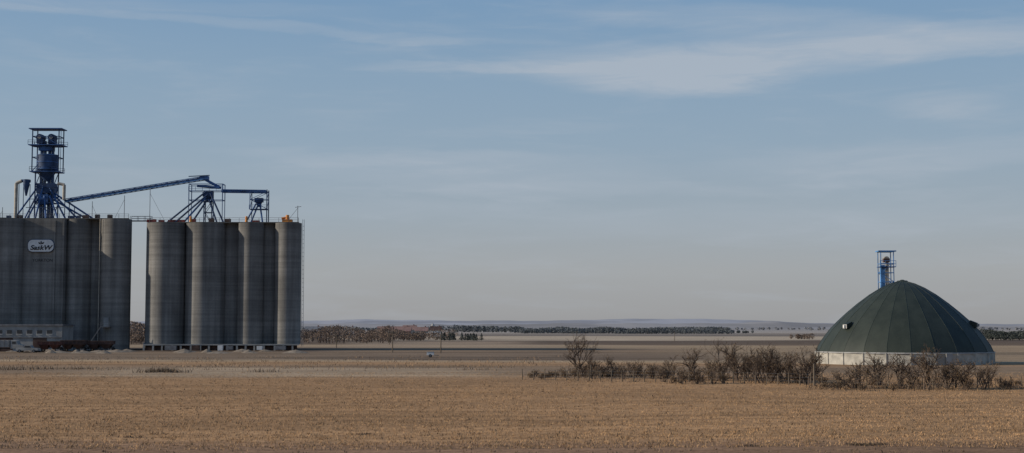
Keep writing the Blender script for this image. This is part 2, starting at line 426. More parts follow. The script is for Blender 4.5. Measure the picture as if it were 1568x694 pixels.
for v, ua, ub_, dp in ((196, 42, 93, 4.6), (221, 42, 94, 5), (262, 45, 90, 5)):
    mb.box(((X(ua, 210)+X(ub_, 210))/2, DT, Z(v)), (X(ub_, 210)-X(ua, 210), dp, .22), M['blue'])
for v, ua, ub_ in ((221, 42, 94), (262, 45, 90)):
    for dy in (-2.5, 2.5): rail(mb, (X(ua, 210), DT+dy, Z(v)+.14), (X(ub_, 210), DT+dy, Z(v)+.14), w=.08, m=M['dblue'], step=1.8)
mb.beam((X(90, 280), DT-2, Z(262)), (X(90, 280), DT-2, Z(196)), .1, M['dblue'])
mb.obj('steel_frame', e); mb = MB()
for u in (57, 75):
    x = X(u, 210)
    mb.tube((x, DT-1.3, Z(209)), (x, DT+1.3, Z(209)), .95, .95, M['dblue'], 16)
    mb.tube((x, DT-1.45, Z(209)), (x, DT-1.3, Z(209)), .5, .5, M['dull'], 12)
    mb.box((x, DT, Z(214)), (1.7, 2.2, 1.3), M['dblue'])
for u, w in ((58, .6), (63, .5), (70, .6), (75, .5)):
    mb.box((X(u, 260), DT, (Z(214)+ZL)/2), (w, .9, Z(214)-ZL), M['dblue'])
mb.box((X(66, 225), DT, Z(226)), (3.6, 2.6, 1.1), M['blue'])
mb.tube((X(67, 245), DT, Z(236)), (X(67, 245), DT, Z(258)), 2.7, 2.7, M['dblue'], 20)
mb.tube((X(67, 245), DT, Z(258)), (X(67, 245), DT, Z(276)), 2.7, .8, M['dblue'], 20)
for v in (236, 247, 257.5): mb.tube((X(67, 245), DT, Z(v)-.12), (X(67, 245), DT, Z(v)+.12), 2.82, 2.82, M['blue'], 20)
mb.box((X(66, 285), DT, Z(287)), (4.8, 2.6, 2.6), M['dblue'])
mb.box((X(62, 300), DT, Z(304)), (2.8, 2.4, 2.8), M['blue'])
mb.obj('legs_and_bins', e); mb = MB()
for (u0, v0, u1, dy) in ((58, 286, 20, -2), (60, 292, 31, 0), (60, 300, 42, -3), (66, 285, 56, -4), (68, 300, 72, -4), (74, 284, 100, -3), (76, 292, 116, -1), (80, 294, 139, 0), (76, 300, 90, -4), (82, 306, 128, 1)):
    mb.tube(at(u0, v0, DT+dy*.3), (X(u1, 335), DT+dy, ZL+.3), .24, .24, M['blue'], 8)
for (u0, u1, v) in ((40, 98, 318), (46, 96, 305)): mb.beam((X(u0, v), DT-3.2, Z(v)), (X(u1, v), DT-3.2, Z(v)), .16, M['dblue'])
for u0, v0 in ((104, 312), (112, 316), (97, 300)): mb.beam((X(u0), DT-2, Z(v0)), (X(u0), DT-2, ZL), .18, M['dblue'])
mb.obj('grain_spouts', e); mb = MB()
mb.tube((X(24.5, 300), DT-3, ZL), (X(24.5, 300), DT-3, Z(281)), .45, .45, M['beige'], 12)
mb.tube((X(24.5, 300), DT-3, Z(281)), (X(33, 300), DT-3, Z(277)), .45, .45, M['beige'], 12)
mb.tube((X(33, 300), DT-3, Z(277)), (X(46, 300), DT-3, Z(277.5)), .4, .4, M['dblue'], 12)
mb.tube((X(40, 300), DT-3, Z(283)), (X(40, 300), DT-3, Z(300)), .85, .2, M['dblue'], 14)
mb.tube((X(40, 300), DT-3, Z(275)), (X(40, 300), DT-3, Z(283)), .85, .85, M['dblue'], 14)
for u0 in (28, 35, 45): mb.beam((X(u0, 300), DT-2.6, ZL), (X(u0, 300), DT-2.6, Z(282)), .14, M['dblue'])
mb.tube((X(88, 300), DT-3, Z(281)), (X(98, 300), DT-3, Z(283)), .4, .4, M['beige'], 12)
mb.tube((X(98, 300), DT-3, Z(283)), (X(98, 300), DT-3, Z(306)), .42, .42, M['beige'], 12)
mb.obj('dust_ducts', e)
for u, v, g in ((143, 309, 152), (192, 300, 177), (231, 291, 255), (6, 318, -4)):
    mb = MB(); b0 = ZL if u < 210 else ZR
    mb.beam((X(u, 320), DT-4, b0), (X(u, 320), DT-4, Z(v)), .12, M['galv'])
    mb.beam((X(g, 335), DT-4, b0+.2), (X(u, 320), DT-4, Z(v+6)), .06, M['galv'])
    mb.obj('lightning_mast')

# ------------------------------------------------------------------ conveyor gallery
e = empty('conveyor_gallery'); mb = MB()
def truss(a, b, h, w, n, mm, t=.22):
    a = Vector(a); b = Vector(b); U = Vector((0, 0, h))
    for dy in (-w/2, w/2):
        o = Vector((0, dy, 0))
        mb.beam(a+o, b+o, t, mm); mb.beam(a+o+U, b+o+U, t, mm)
        for i in range(n):
            p = a.lerp(b, i/n); q = a.lerp(b, (i+1)/n)
            if i % 2 == 0: mb.beam(p+o, q+o+U, t*.6, mm)
            else: mb.beam(p+o+U, q+o, t*.6, mm)
            mb.beam(p+o, p+o+U, t*.6, mm)
    for i in range(n+1):
        p = a.lerp(b, i/n); mb.beam(p-Vector((0, w/2, 0)), p+Vector((0, w/2, 0)), t*.6, mm)
DC = DT-1
A = at(102, 310, DC); B = at(313, 275.5, DC)
truss(A, B, .85, 1.8, 26, M['blue'], .17)
mb.beam(A+Vector((0, 0, .4)), B+Vector((0, 0, .4)), 1.2, M['dblue'], .5)
mb.beam(A+Vector((0, -1.1, .1)), B+Vector((0, -1.1, .1)), .1, M['lblue'], .2)
mb.obj('inclined_gallery', e); mb = MB()
C = at(338, 288, DC); mb.beam(B+Vector((-.4, 0, .4)), C, 1.0, M['blue'], .7); mb.box(B+Vector((0, 0, .5)), (2.2, 2.0, 1.0), M['blue'])
mb.beam(B+Vector((-4, -1, .8)), B+Vector((1.6, -1, 1.1)), .22, M['dblue'])
G = at(340, 293, DC); H = at(408, 294, DC)
mb.beam(G, H, 1.2, M['dblue'], .4); truss(G+Vector((0, 0, -.3)), H+Vector((0, 0, -.3)), .7, 1.6, 10, M['blue'], .15)
mb.obj('distribution_gallery', e)
e = empty('conveyor_support_tower'); mb = MB()
frame(mb, (X(288.5, 310), X(340, 310)), (DC-1.6, DC+1.6), [Z(306), Z(292), Z(281.5)], .2, M['blue'], brace=False)
for u in (288.5, 340):
    for dy in (-1.6, 1.6): mb.beam((X(u, 310), DC+dy, Z(306)), (X(u, 310), DC+dy, ZR), .16, M['blue'])
frame(mb, (X(311, 310), X(323, 310)), (DC-1.0, DC+1.0), [ZR, Z(325), Z(308), Z(292)], .2, M['dblue'])
rail(mb, (X(288, 310), DC-1.7, Z(292)), (X(341, 310), DC-1.7, Z(292)), m=M['blue'], step=1.6)
for u0, v0, u1, v1 in ((316, 293, 256, 340), (318, 298, 268, 341), (316, 302, 281, 341), (316, 308, 294, 341), (322, 296, 342, 341), (320, 306, 332, 341)):
    mb.tube(at(u0, v0, DC-1.5), (X(u1, 341), DC-2, ZR+.3), .24, .24, M['blue'] if u1 % 2 else M['dblue'], 8)
mb.box((X(317, 295), DC-.5, Z(297)), (2.6, 2.0, 1.3), M['dblue']); mb.tube((X(317, 295), DC-.5, Z(300)), (X(317, 295), DC-.5, Z(308)), 1.1, .4, M['dblue'], 12)
mb.tube((X(300, 295), DC-.6, Z(284)), (X(334, 295), DC-.6, Z(287)), .35, .35, M['blue'], 10)
mb.obj('tower_frame', e)
e = empty('conveyor_support_tower'); mb = MB()
frame(mb, (X(382, 310), X(408, 310)), (DC-1.4, DC+1.4), [Z(320), Z(305), Z(293)], .18, M['blue'])
for dy in (-1.4, 1.4): mb.beam((X(408, 310), DC+dy, ZR), (X(408, 310), DC+dy, Z(290)), .24, M['dblue'])
mb.beam((X(382, 310), DC+1.4, ZR), (X(382, 310), DC+1.4, Z(293)), .16, M['dblue'])
for u0, u1 in ((392, 375), (396, 383), (398, 401)): mb.tube(at(u0, 312, DC-1), (X(u1, 340), DC-1, ZR+.3), .22, .22, M['blue'], 8)
mb.box((X(395, 310), DC-.5, Z(306)), (2.2, 1.6, 1.1), M['dblue']); mb.tube((X(395, 310), DC-.5, Z(309)), (X(395, 310), DC-.5, Z(316)), .9, .4, M['dblue'], 12)
rail(mb, (X(381, 310), DC-1.5, Z(320)), (X(409, 310), DC-1.5, Z(320)), m=M['blue'], step=1.5); mb.box((X(395, 310), DC, Z(320)), (4.8, 3.0, .16), M['dblue'])
mb.obj('tower_frame', e)

# ------------------------------------------------------------------ office shed & vehicles at base
e = empty('loading_office'); mb = MB()
DO = 352; x0, x1 = X(-40, 515, DO), X(94, 515, DO); ht = Z(499, DO)
mb.box(((x0+x1)/2, DO+5, ht/2), (x1-x0, 9, ht), M['dull']); mb.box(((x0+x1)/2, DO+5, ht+.2), (x1-x0+.6, 9.6, .4), M['galv'])
xx = x0+1.2
while xx < x1-1.5:
    mb.box((xx, DO+.47, ht-1.55), (1.25, .12, .95), M['glass']); mb.box((xx, DO+.45, ht-2.1), (1.5, .2, .1), M['white']); xx += 2.5
for u in (8, 60): mb.box((X(u, 525, DO), DO+.46, 1.7), (3.4, .12, 3.3), M['rust'])
mb.box(((x0+x1)/2, DO+.42, 3.55), (x1-x0, .25, .25), M['galv'])
mb.obj('walls_roof_windows', e)

def wheel(mb, x, y, r=.5, w=.3): mb.tube((x, y-w/2, r), (x, y+w/2, r), r, r, M['tyre'], 14); mb.tube((x, y-w/2-.02, r), (x, y-w/2, r), r*.5, r*.5, M['galv'], 10)
def hopper(name, cx, y, L, m, H=2.9):
    e = empty(name); mb = MB(); z0, z1 = 1.2, H
    W = 2.6
    mb.box((cx, y, (z1+z0+.6)/2), (L, W, z1-z0-.6), m)
    for k in range(2):
        hx = cx+(k-.5)*L*.46; a = L*.22; b_ = .5
        t = z0+.6; bz = .65
        vs = [(hx-a, y-W/2+.02, t), (hx+a, y-W/2+.02, t), (hx+a, y+W/2-.02, t), (hx-a, y+W/2-.02, t), (hx-b_, y-.5, bz), (hx+b_, y-.5, bz), (hx+b_, y+.5, bz), (hx-b_, y+.5, bz)]
        mb.add(vs, [(0, 1, 5, 4), (1, 2, 6, 5), (2, 3, 7, 6), (3, 0, 4, 7), (7, 6, 5, 4)], m)
    i = 0
    while i*1.0 < L: mb.box((cx-L/2+i*1.0+.1, y-W/2-.05, (z1+z0+.6)/2), (.1, .1, z1-z0-.7), m); i += 1
    mb.box((cx, y, z1+.08), (L*1.01, W+.15, .14), M['rust'])
    mb.obj('hopper_body', e); mb = MB()
    for wx in (-L*.44, -L*.36, L*.36, L*.44):
        for dy in (-1.1, 1.1): wheel(mb, cx+wx, y+dy)
    mb.box((cx, y, 1.15), (L, .9, .2), M['tyre'])
    mb.obj('running_gear', e)
hopper('grain_trailer', X(77, 530, 343), 343, 5.6, M['redd'], 2.5)
hopper('grain_trailer', X(113, 530, 348), 348, 6.0, M['rust'], 2.7)
hopper('grain_trailer', X(154, 530, 350), 350, 6.6, M['rust'], 2.5)
e = empty('grain_truck'); mb = MB(); cx = X(10, 530, 340); y = 340
mb.add([(cx+1.4, y-1.2, .9), (cx+4.4, y-1.2, .9), (cx+4.4, y-1.2, 1.7), (cx+3.1, y-1.2, 1.9), (cx+2.7, y-1.2, 2.8), (cx+1.4, y-1.2, 2.9),
        (cx+1.4, y+1.2, .9), (cx+4.4, y+1.2, .9), (cx+4.4, y+1.2, 1.7), (cx+3.1, y+1.2, 1.9), (cx+2.7, y+1.2, 2.8), (cx+1.4, y+1.2, 2.9)],
       [(0, 1, 2, 3, 4, 5), (11, 10, 9, 8, 7, 6), (0, 6, 7, 1), (1, 7, 8, 2), (2, 8, 9, 3), (3, 9, 10, 4), (4, 10, 11, 5), (5, 11, 6, 0)], M['dull'])
mb.box((cx+2.2, y-1.21, 2.3), (.9, .04, .6), M['glass']); mb.box((cx-1.6, y, 2.1), (5.4, 2.4, 1.7), M['dull'])
for k in range(6): mb.box((cx-4.1+k, y-1.24, 2.1), (.1, .08, 1.7), M['galv'])
mb.box((cx, y, .95), (8, .9, .22), M['tyre'])
for wx in (3.3, -2.4, -3.5):
    for dy in (-1.05, 1.05): wheel(mb, cx+wx, y+dy)
mb.obj('cab_box_and_wheels', e)
def pickup(cx, y, m, name='pickup_truck'):
    e = empty(name); mb = MB()
    prof = [(-2.6, .5), (2.6, .5), (2.65, 1.05), (1.2, 1.15), (.75, 1.75), (-.6, 1.78), (-.8, 1.15), (-2.6, 1.15)]
    n = len(prof); vs = [(cx+a, y-.9, b) for a, b in prof]+[(cx+a, y+.9, b) for a, b in prof]
    mb.add(vs, [tuple(range(n)), tuple(range(2*n-1, n-1, -1))]+[(i, i+n, (i+1) % n+n, (i+1) % n) for i in range(n)], m)
    mb.add([(cx+1.0, y-.91, 1.2), (cx+.68, y-.91, 1.66), (cx-.5, y-.91, 1.68), (cx-.65, y-.91, 1.2)], [(0, 1, 2, 3)], M['glass'])
    for wx in (-1.7, 1.7):
        for dy in (-.85, .85): wheel(mb, cx+wx, y+dy, .38, .24)
    mb.obj('body_and_wheels', e)
pickup(X(43, 530, 336), 336, M['dull'])
mb = MB()
for i in range(30):
    u = R.uniform(0, 460); D = R.uniform(325, 356); x = X(u, 535, D); r = R.uniform(.8, 2.6); n = 9
    vs = [(x+r*1.6*math.cos(k*6.283/n)*R.uniform(.8, 1.2), D+r*math.sin(k*6.283/n), -.02) for k in range(n)]+[(x+R.uniform(-.3, .3), D, R.uniform(.3, .9))]
    mb.add(vs, [(k, (k+1) % n, n) for k in range(n)], M['gravel'])
mb.obj('gravel_heaps')

# ------------------------------------------------------------------ storage dome
DD = 236.0; PD = DD/F
cx = at(1384, 555, DD).x
def dome_build(t, co, b):
    a = t.noise(t.scl(co, (1, 1, .25)), 0.5, 4); f2 = t.noise(co, 3.0, 3)
    c = t.mix(t.smooth(a, .3, .7), (0.018, 0.024, 0.017), (0.029, 0.036, 0.026))
    return t.mix(t.m('MULTIPLY', t.smooth(f2, .5, .75), .2), c, (0.05, 0.052, 0.042))
M['dome'] = mat('green_dome_shingle', None, 0.6, build=dome_build, spec=0.3)
M['wallw'] = mat('whitewashed_concrete_wall', (0.35, 0.33, 0.285), .9, .28, .6)
e = empty('storage_dome'); mb = MB()
wz = 1.95; NF = 24
prof = [(131.5, 0), (127.5, 9), (120, 20.5), (110, 33.5), (98, 46), (84, 59), (68, 72.5), (50, 86), (33, 96.5), (19, 103), (9, 106)]
prof = [(r*PD, wz+h*PD*1.005) for r, h in prof]
off = math.radians(4)
rings = []
for r, z in prof: rings.append([(cx+r*math.cos(off+2*math.pi*i/NF), DD+r*math.sin(off+2*math.pi*i/NF), z) for i in range(NF)])
for i in range(NF):
    k = (i+1) % NF
    vs = []
    for j in range(len(rings)): vs += [rings[j][i], rings[j][k]]
    mb.add(vs, [(2*j, 2*j+1, 2*j+3, 2*j+2) for j in range(len(rings)-1)], M['dome'], smooth=True)
mb.obj('dome_shell', e); mb = MB()
M['seam'] = mat('dome_seam', (0.032, 0.041, 0.032), 0.6, .2)
for i in range(NF):
    for j in range(len(rings)-1): mb.beam(rings[j][i], rings[j+1][i], .08, M['seam'], .06)
mb.tube((cx, DD, prof[-1][1]-.1), (cx, DD, prof[-1][1]+.2), prof[-1][0]+.1, prof[-1][0]*.8, M['dome'], 20)
mb.tube((cx, DD, prof[-1][1]+.2), (cx, DD, prof[-1][1]+.35), .5, .2, M['dome'], 12)
mb.obj('seams_and_cap', e); mb = MB()
rw = prof[0][0]+.02
for i in range(NF):
    a1, a2 = off+2*math.pi*i/NF, off+2*math.pi*(i+1)/NF
    p = Vector((cx+rw*math.cos(a1), DD+rw*math.sin(a1), 0)); q = Vector((cx+rw*math.cos(a2), DD+rw*math.sin(a2), 0))
    mb.add([p, q, q+Vector((0, 0, wz)), p+Vector((0, 0, wz))], [(0, 1, 2, 3)], M['wallw'])
    mb.beam(p, p+Vector((0, 0, wz)), .22, M['wallw'])
mb.tube((cx, DD, wz-.1), (cx, DD, wz+.08), rw+.16, rw+.1, M['dull'], NF, caps=False, smooth=False)
mb.obj('ring_wall', e); mb = MB()
def on_dome(ang, h):
    r = np.interp(wz+h, [p[1] for p in prof], [p[0] for p in prof]); return Vector((cx+r*math.cos(ang), DD+r*math.sin(ang), wz+h))
for ang, h in ((math.radians(206), 4.1), (math.radians(-30), 4.3)):
    p = on_dome(ang, h); d = Vector((math.cos(ang), math.sin(ang), 0)); s_ = Vector((-d.y, d.x, 0))
    a0 = p-d*.5
    o = a0+d*1.1
    vs = [a0-s_*.5+Vector((0, 0, -.2)), a0+s_*.5+Vector((0, 0, -.2)), o+s_*.5+Vector((0, 0, -.25)), o-s_*.5+Vector((0, 0, -.25)),
          a0-s_*.5+Vector((0, 0, .9)), a0+s_*.5+Vector((0, 0, .9)), o+s_*.5+Vector((0, 0, .45)), o-s_*.5+Vector((0, 0, .45))]
    mb.add(vs, [(3, 2, 1, 0), (4, 5, 6, 7), (0, 1, 5, 4), (1, 2, 6, 5), (3, 0, 4, 7)], M['dome'])
    mb.add([v+d*.02 for v in (vs[2], vs[3], vs[7], vs[6])], [(0, 1, 2, 3)], M['dull'])
    mb.box(o+d*.15+Vector((0, 0, .1)), (.3, .3, .45), M['white'] if ang > 0 else M['dull'], ang)
M['glint'] = mat('dome_highlight', (0.26, 0.29, 0.32), .5, .2)  # highlight at the dome's right edge, painted as a pale bluish strip
fi = 22
def facet_pt(s, h):
    z = wz+h; j = 0
    while prof[j+1][1] < z: j += 1
    f = (z-prof[j][1])/(prof[j+1][1]-prof[j][1]); k = (fi+1) % NF
    L_ = Vector(rings[j][fi]).lerp(Vector(rings[j+1][fi]), f); R_ = Vector(rings[j][k]).lerp(Vector(rings[j+1][k]), f)
    am = off+2*math.pi*(fi+.5)/NF
    return L_.lerp(R_, s)+Vector((math.cos(am), math.sin(am), .3))*.05
hs = [.3, 1, 1.8, 2.6, 3.4, 4.0]; vs = []
for h in hs: vs += [facet_pt(.25, h), facet_pt(.9, h)]
mb.add(vs, [(2*j, 2*j+1, 2*j+3, 2*j+2) for j in range(len(hs)-1)], M['glint'])
for an in (283,):
    a = math.radians(an); q = Vector((cx+(rw+.04)*math.cos(a), DD+(rw+.04)*math.sin(a), .95))
    mb.box(q, (1.1, .2, 1.9), M['dull'], a+math.pi/2)
mb.obj('vents_and_highlight', e)

DB = 252.0; e = empty('bucket_elevator'); mb = MB()
ub = lambda u, v=400: at(u, v, DB).x
zb = lambda v: at(1356, v, DB).z
xs2 = (ub(1346.5), ub(1366))
lv = [0, 3, 6, 9, zb(445), zb(432), zb(418), zb(404), zb(386)]
for x in xs2:
    for dy in (-1.0, 1.0): mb.beam((x, DB+dy, 0), (x, DB+dy, lv[-1]), .13, M['lblue'])
for i, z in enumerate(lv):
    for dy in (-1.0, 1.0):
        mb.beam((xs2[0], DB+dy, z), (xs2[1], DB+dy, z), .12, M['lblue'])
        if i+1 < len(lv)-1: mb.beam((xs2[i % 2], DB+dy, z), (xs2[1-i % 2], DB+dy, lv[i+1]), .1, M['lblue'])
    for x in xs2: mb.beam((x, DB-1.0, z), (x, DB+1.0, z), .1, M['lblue'])
mb.box((ub(1356.5), DB, zb(385)), (ub(1370)-ub(1343), 2.4, .2), M['lblue'])
mb.box((ub(1357), DB, zb(409)), (ub(1369)-ub(1345), 2.4, .14), M['blue'])
rail(mb, (ub(1345), DB-1.2, zb(409)), (ub(1369), DB-1.2, zb(409)), m=M['lblue'], w=.07, step=.9)
mb.obj('support_frame', e); mb = MB()
mb.box((ub(1351), DB, zb(406)/2), (.75, .7, zb(406)), M['lblue']); mb.box((ub(1358), DB, zb(402)/2), (.45, .7, zb(402)), M['beige'])
mb.box((ub(1357), DB, zb(399)), (1.1, .9, .7), M['rust']); mb.tube((ub(1357), DB-.4, zb(397)), (ub(1357), DB+.4, zb(397)), .5, .5, M['beige'], 16)
mb.obj('leg_casing_and_head', e)

# ------------------------------------------------------------------ shrubs, hedges, trees
def branchy(mb, p, h, m, stems=5, spread=.45, r0=.05, depth=3, rnd=R, leaf=None, leafn=0, lsz=.1):
    def rec(p, d, L, r, lev):
        n = 2
        q = p
        for i in range(n):
            d = (d+Vector((rnd.gauss(0, .16), rnd.gauss(0, .16), rnd.gauss(0.03, .1)))).normalized()
            q2 = q+d*(L/n)
            mb.tube(q, q2, r*(1-i*.2), r*(1-(i+1)*.2), m, 3, caps=False, smooth=False)
            q = q2
            if lev > 0:
                for k in range(rnd.choice((1, 2, 2))):
                    nd = (d+Vector((rnd.gauss(0, .55), rnd.gauss(0, .55), rnd.gauss(.1, .25)))).normalized()
                    rec(q, nd, L*rnd.uniform(.5, .74), max(r*.6, .013), lev-1)
            elif leaf and rnd.random() < .5:
                for k in range(leafn):
                    c = q+Vector((rnd.gauss(0, .1), rnd.gauss(0, .1), rnd.gauss(0, .1))); s = lsz*rnd.uniform(.5, 1.2)
                    a = Vector((rnd.gauss(0, 1), rnd.gauss(0, 1), rnd.gauss(0, 1))).normalized()*s; b = Vector((rnd.gauss(0, 1), rnd.gauss(0, 1), rnd.gauss(0, 1))).normalized()*s
                    mb.add([c-a, c+b, c+a], [(0, 1, 2)], leaf)
    for s in range(stems):
        a = rnd.uniform(0, 6.283); k = rnd.uniform(0, spread)
        d = Vector((math.cos(a)*k, math.sin(a)*k, 1)).normalized()
        rec(Vector(p)+Vector((math.cos(a)*.15, math.sin(a)*.15, -.1)), d, h*rnd.uniform(.42, .58), r0, depth)
def shr(mb, u, v, hpx, **k):
    D = gd(v); x = gx(u, D); branchy(mb, (x, D, gz(x, D)), hpx*D/F, k.pop('m', M['bark']), **k)

for u, v, h, st in ((888, 575, 60, 3), (1425, 596, 62, 4), (1131, 584, 52, 4), (1345, 590, 48, 4), (1378, 592, 52, 3), (1480, 597, 40, 4), (1108, 580, 54, 3), (1235, 589, 52, 4), (1180, 586, 50, 4), (1062, 583, 42, 3), (1208, 587, 48, 3), (1155, 585, 50, 3)):
    mb = MB(); shr(mb, u, v, h, stems=st, spread=.30, r0=.10, depth=4, leaf=M['dryleaf'], leafn=1, lsz=.08); mb.obj('bare_tree')
mb = MB()
K = dict(leaf=M['dryleaf'], leafn=1, lsz=.08, depth=3)
u = 1015
while u < 1260:
    h = R.uniform(24, 46) if R.random() < .75 else R.uniform(12, 20)
    if u < 1080: h *= .7
    shr(mb, u, R.uniform(578, 589), h, m=R.choice((M['bark'], M['bark'], M['barkl'])), stems=R.randint(3, 6), spread=.55, r0=.06, **K)
    u += R.uniform(4, 9)
while u < 1565:
    big = R.random() < .45 and 1290 < u < 1520
    h = R.uniform(24, 42) if big else R.uniform(8, 20)
    shr(mb, u, R.uniform(588, 598), h, m=R.choice((M['bark'], M['bark'], M['barkl'])), stems=R.randint(3, 5), spread=.65, r0=.055 if big else .04, **K)
    u += R.uniform(6, 14)
u = 815
while u < 1030:
    shr(mb, u, R.uniform(573, 580), R.uniform(8, 22) if u > 865 else R.uniform(5, 12), m=R.choice((M['bark'], M['barkl'])), stems=R.randint(4, 7), spread=.8, r0=.045, **K)
    u += R.uniform(5, 12)
for (uu, vv, hh) in ((905, 576, 30), (935, 577, 32), (922, 577, 22), (895, 576, 26), (975, 579, 26), (1000, 580, 20), (1395, 589, 40), (1318, 591, 36), (1450, 595, 38)):
    shr(mb, uu, vv, hh, stems=6, spread=.5, r0=.07, **K)
mb.obj('hedgerow_shrubs')
mb = MB()
def weed(D, x, n, s, h, ms=None):
    ms = ms or (M['weeds'], M['straw'], M['bark'])
    for k in range(n):
        a = R.uniform(0, 6.283); px = x+R.gauss(0, s); py = D+R.gauss(0, s*.6); hh = h*R.uniform(.4, 1.1); w = .045
        z = gz(px, py)-.03; lx, ly = R.gauss(0, hh*.35), R.gauss(0, hh*.35)
        mb.add([(px-w*math.cos(a), py-w*math.sin(a), z), (px+w*math.cos(a), py+w*math.sin(a), z), (px+lx, py+ly, z+hh)], [(0, 1, 2)], R.choice(ms))
DK = (M['weeds'], M['bark'], M['bark'])
for i in range(330):
    t = R.random(); u = 820+t*740; v = (575 if u < 1030 else 582 if u < 1250 else 591)+R.gauss(0, 3)
    D = gd(v); weed(D, gx(u, D), 22, .9, .32, DK if R.random() < .6 else None)
for u, v, n in ((250, 570, 260), (235, 571, 120), (270, 571, 90), (405, 570, 70), (20, 566, 80), (120, 565, 60), (60, 565, 60), (1320, 683, 160), (1345, 682, 60), (1150, 684, 50), (560, 662, 30), (200, 668, 30)):
    D = gd(v); weed(D, gx(u, D), n, 1.1 if v < 600 else .35, .75 if v < 600 else .18, DK)
for i in range(300):
    u = R.uniform(-20, 860); D = gd(R.uniform(546, 568)); weed(D, gx(u, D), 12, 1.6, .4)
mb.obj('dry_weeds')

mb = MB(); e = empty('wire_fence'); prev = None
for i in range(48):
    u = 800+i*17; v = 580+ (u-800)*.022; D = gd(v); x = gx(u, D); z = gz(x, D); h = 1.25+R.uniform(-.1, .1)
    lean = R.uniform(-.06, .06)
    mb.tube((x, D, z-.1), (x+lean, D, z+h), .06, .045, M['wood'], 6)
    if prev:
        for k in (.45, .8, 1.15): mb.tube(Vector(prev)+Vector((0, 0, k)), (x, D, z+k), .008, .008, M['galv'], 3, caps=False)
    prev = (x, D, z)
mb.obj('posts_and_wires', e)
for u, v, h in ((1247, 591, 33), (905, 577, 17)):
    mb = MB(); D = gd(v); x = gx(u, D); hh = h*D/F; mb.tube((x, D, -.1), (x, D, hh), .12, .10, M['wood'], 8); mb.tube((x, D, hh), (x, D, hh+.05), .10, .03, M['wood'], 8)
    mb.obj('gate_post')

def pole(u, vb, vt, arm=True):
    D = gd(vb); x = gx(u, D); h = (vb-vt)*D/F; mb = MB(); r = .14
    mb.tube((x, D, -.1), (x, D, h), r, r*.7, M['wood'], 8)
    if arm:
        mb.box((x, D, h-.6), (2.2, .15, .15), M['wood'])
        for k in (-1, -.35, .35, 1): mb.tube((x+k, D, h-.52), (x+k, D, h-.3), .05, .04, M['galv'], 6)
    mb.obj('utility_pole')
for u, vb, vt in ((601, 540, 506), (596, 528, 506), (675, 541, 513), (515, 533, 512), (1033, 522, 508)): pole(u, vb, vt)

e = empty('utility_trailer'); mb = MB(); D = 283; x = gx(659, D)
mb.box((x, D, .75), (1.4, 1.2, .6), M['white']); mb.box((x, D, 1.09), (1.5, 1.3, .08), M['dull']); mb.beam((x+.7, D, .45), (x+1.7, D, .35), .1, M['galv'])
for dy in (-.65, .65): wheel(mb, x, D+dy, .32, .2)
mb.obj('box_and_wheels', e)

# ------------------------------------------------------------------ distant woods
def clump_tree(vs, fs, x, y, h, w, n, s, conical=False, z0=0.0):
    for k in range(n):
        if conical:
            t = R.random()**1.3; rr = w*(1-t)*.55*math.sqrt(R.random()); z = h*(.08+.92*t)
        else:
            t = R.random(); rr = w*.5*math.sqrt(max(.05, 1-(2*t-1.0)**2))*math.sqrt(R.random()); z = h*(.12+.88*t)
        a = R.uniform(0, 6.283); c = Vector((x+rr*math.cos(a), y+rr*math.sin(a), z0+z)); q = s*R.uniform(.5, 1.3)
        A_ = Vector((R.gauss(0, 1), R.gauss(0, 1), R.gauss(0, 1))).normalized()*q; B_ = Vector((R.gauss(0, 1), R.gauss(0, 1), R.gauss(0, 1))).normalized()*q
        o = len(vs); vs += [tuple(c-A_), tuple(c+B_), tuple(c+A_)]; fs.append((o, o+1, o+2))
    o = len(vs); w_ = max(.15, h*.02)
    vs += [(x-w_, y, z0), (x+w_, y, z0), (x, y, z0+h*.9)]; fs.append((o, o+1, o+2))
    vs += [(x, y-w_, z0), (x, y+w_, z0), (x, y, z0+h*.85)]; fs.append((o+3, o+4, o+5))
def wood(name, spec, m, conical):
    vs = []; fs = []
    for (u0, u1, D0, D1, h0, h1, cnt, n, s) in spec:
        for i in range(cnt):
            D = R.uniform(D0, D1); u = u0+(u1-u0)*(i+R.uniform(-.8, 1.8))/cnt
            k = .5+.5*math.sin(u*.055+math.sin(u*.021)*2); h = h0+(h1-h0)*min(1, max(0, .65*k+.35*R.random()))
            clump_tree(vs, fs, (u-784)/F*D, D, h, h*((.6 if conical else .95)+R.uniform(0, .5)), n, s, conical)
    npmesh(name, vs, fs, m)
wood('bare_woodland', [(462, 500, 520, 640, 4, 6.4, 18, 150, .32), (490, 600, 520, 640, 4, 7.2, 54, 170, .32), (196, 222, 500, 600, 6, 9.5, 14, 220, .42), (560, 650, 620, 700, 3, 5.5, 34, 140, .36), (440, 700, 700, 800, 2.5, 5.5, 44, 110, .4), (600, 690, 650, 720, 2, 4, 22, 110, .36), (1212, 1240, 700, 740, 2.0, 3.2, 9, 160, .35)], M['fartw'], False)
wood('conifer_shelterbelt', [(676, 700, 640, 670, 2.5, 4, 8, 200, .3), (705, 736, 640, 670, 2.5, 3.8, 12, 200, .3)], M['conif'], True)
wood('roadside_evergreens', [(1496, 1600, 640, 700, 3.5, 5.2, 46, 240, .4)], M['conif'], False)
wood('distant_tree_line', [(695, 800, 1600, 1800, 5, 10, 46, 90, 1.1), (790, 900, 1450, 1600, 4, 6.5, 60, 80, .9), (800, 960, 1380, 1440, 3.5, 5.5, 80, 80, .8), (860, 1115, 1350, 1480, 4.0, 6.6, 170, 90, .85), (940, 1120, 1280, 1340, 2.5, 4.2, 90, 70, .7), (470, 700, 1700, 1900, 4, 8, 70, 60, 1.2), (1100, 1150, 1400, 1500, 2, 3.5, 20, 60, .8)], M['confar'], False)
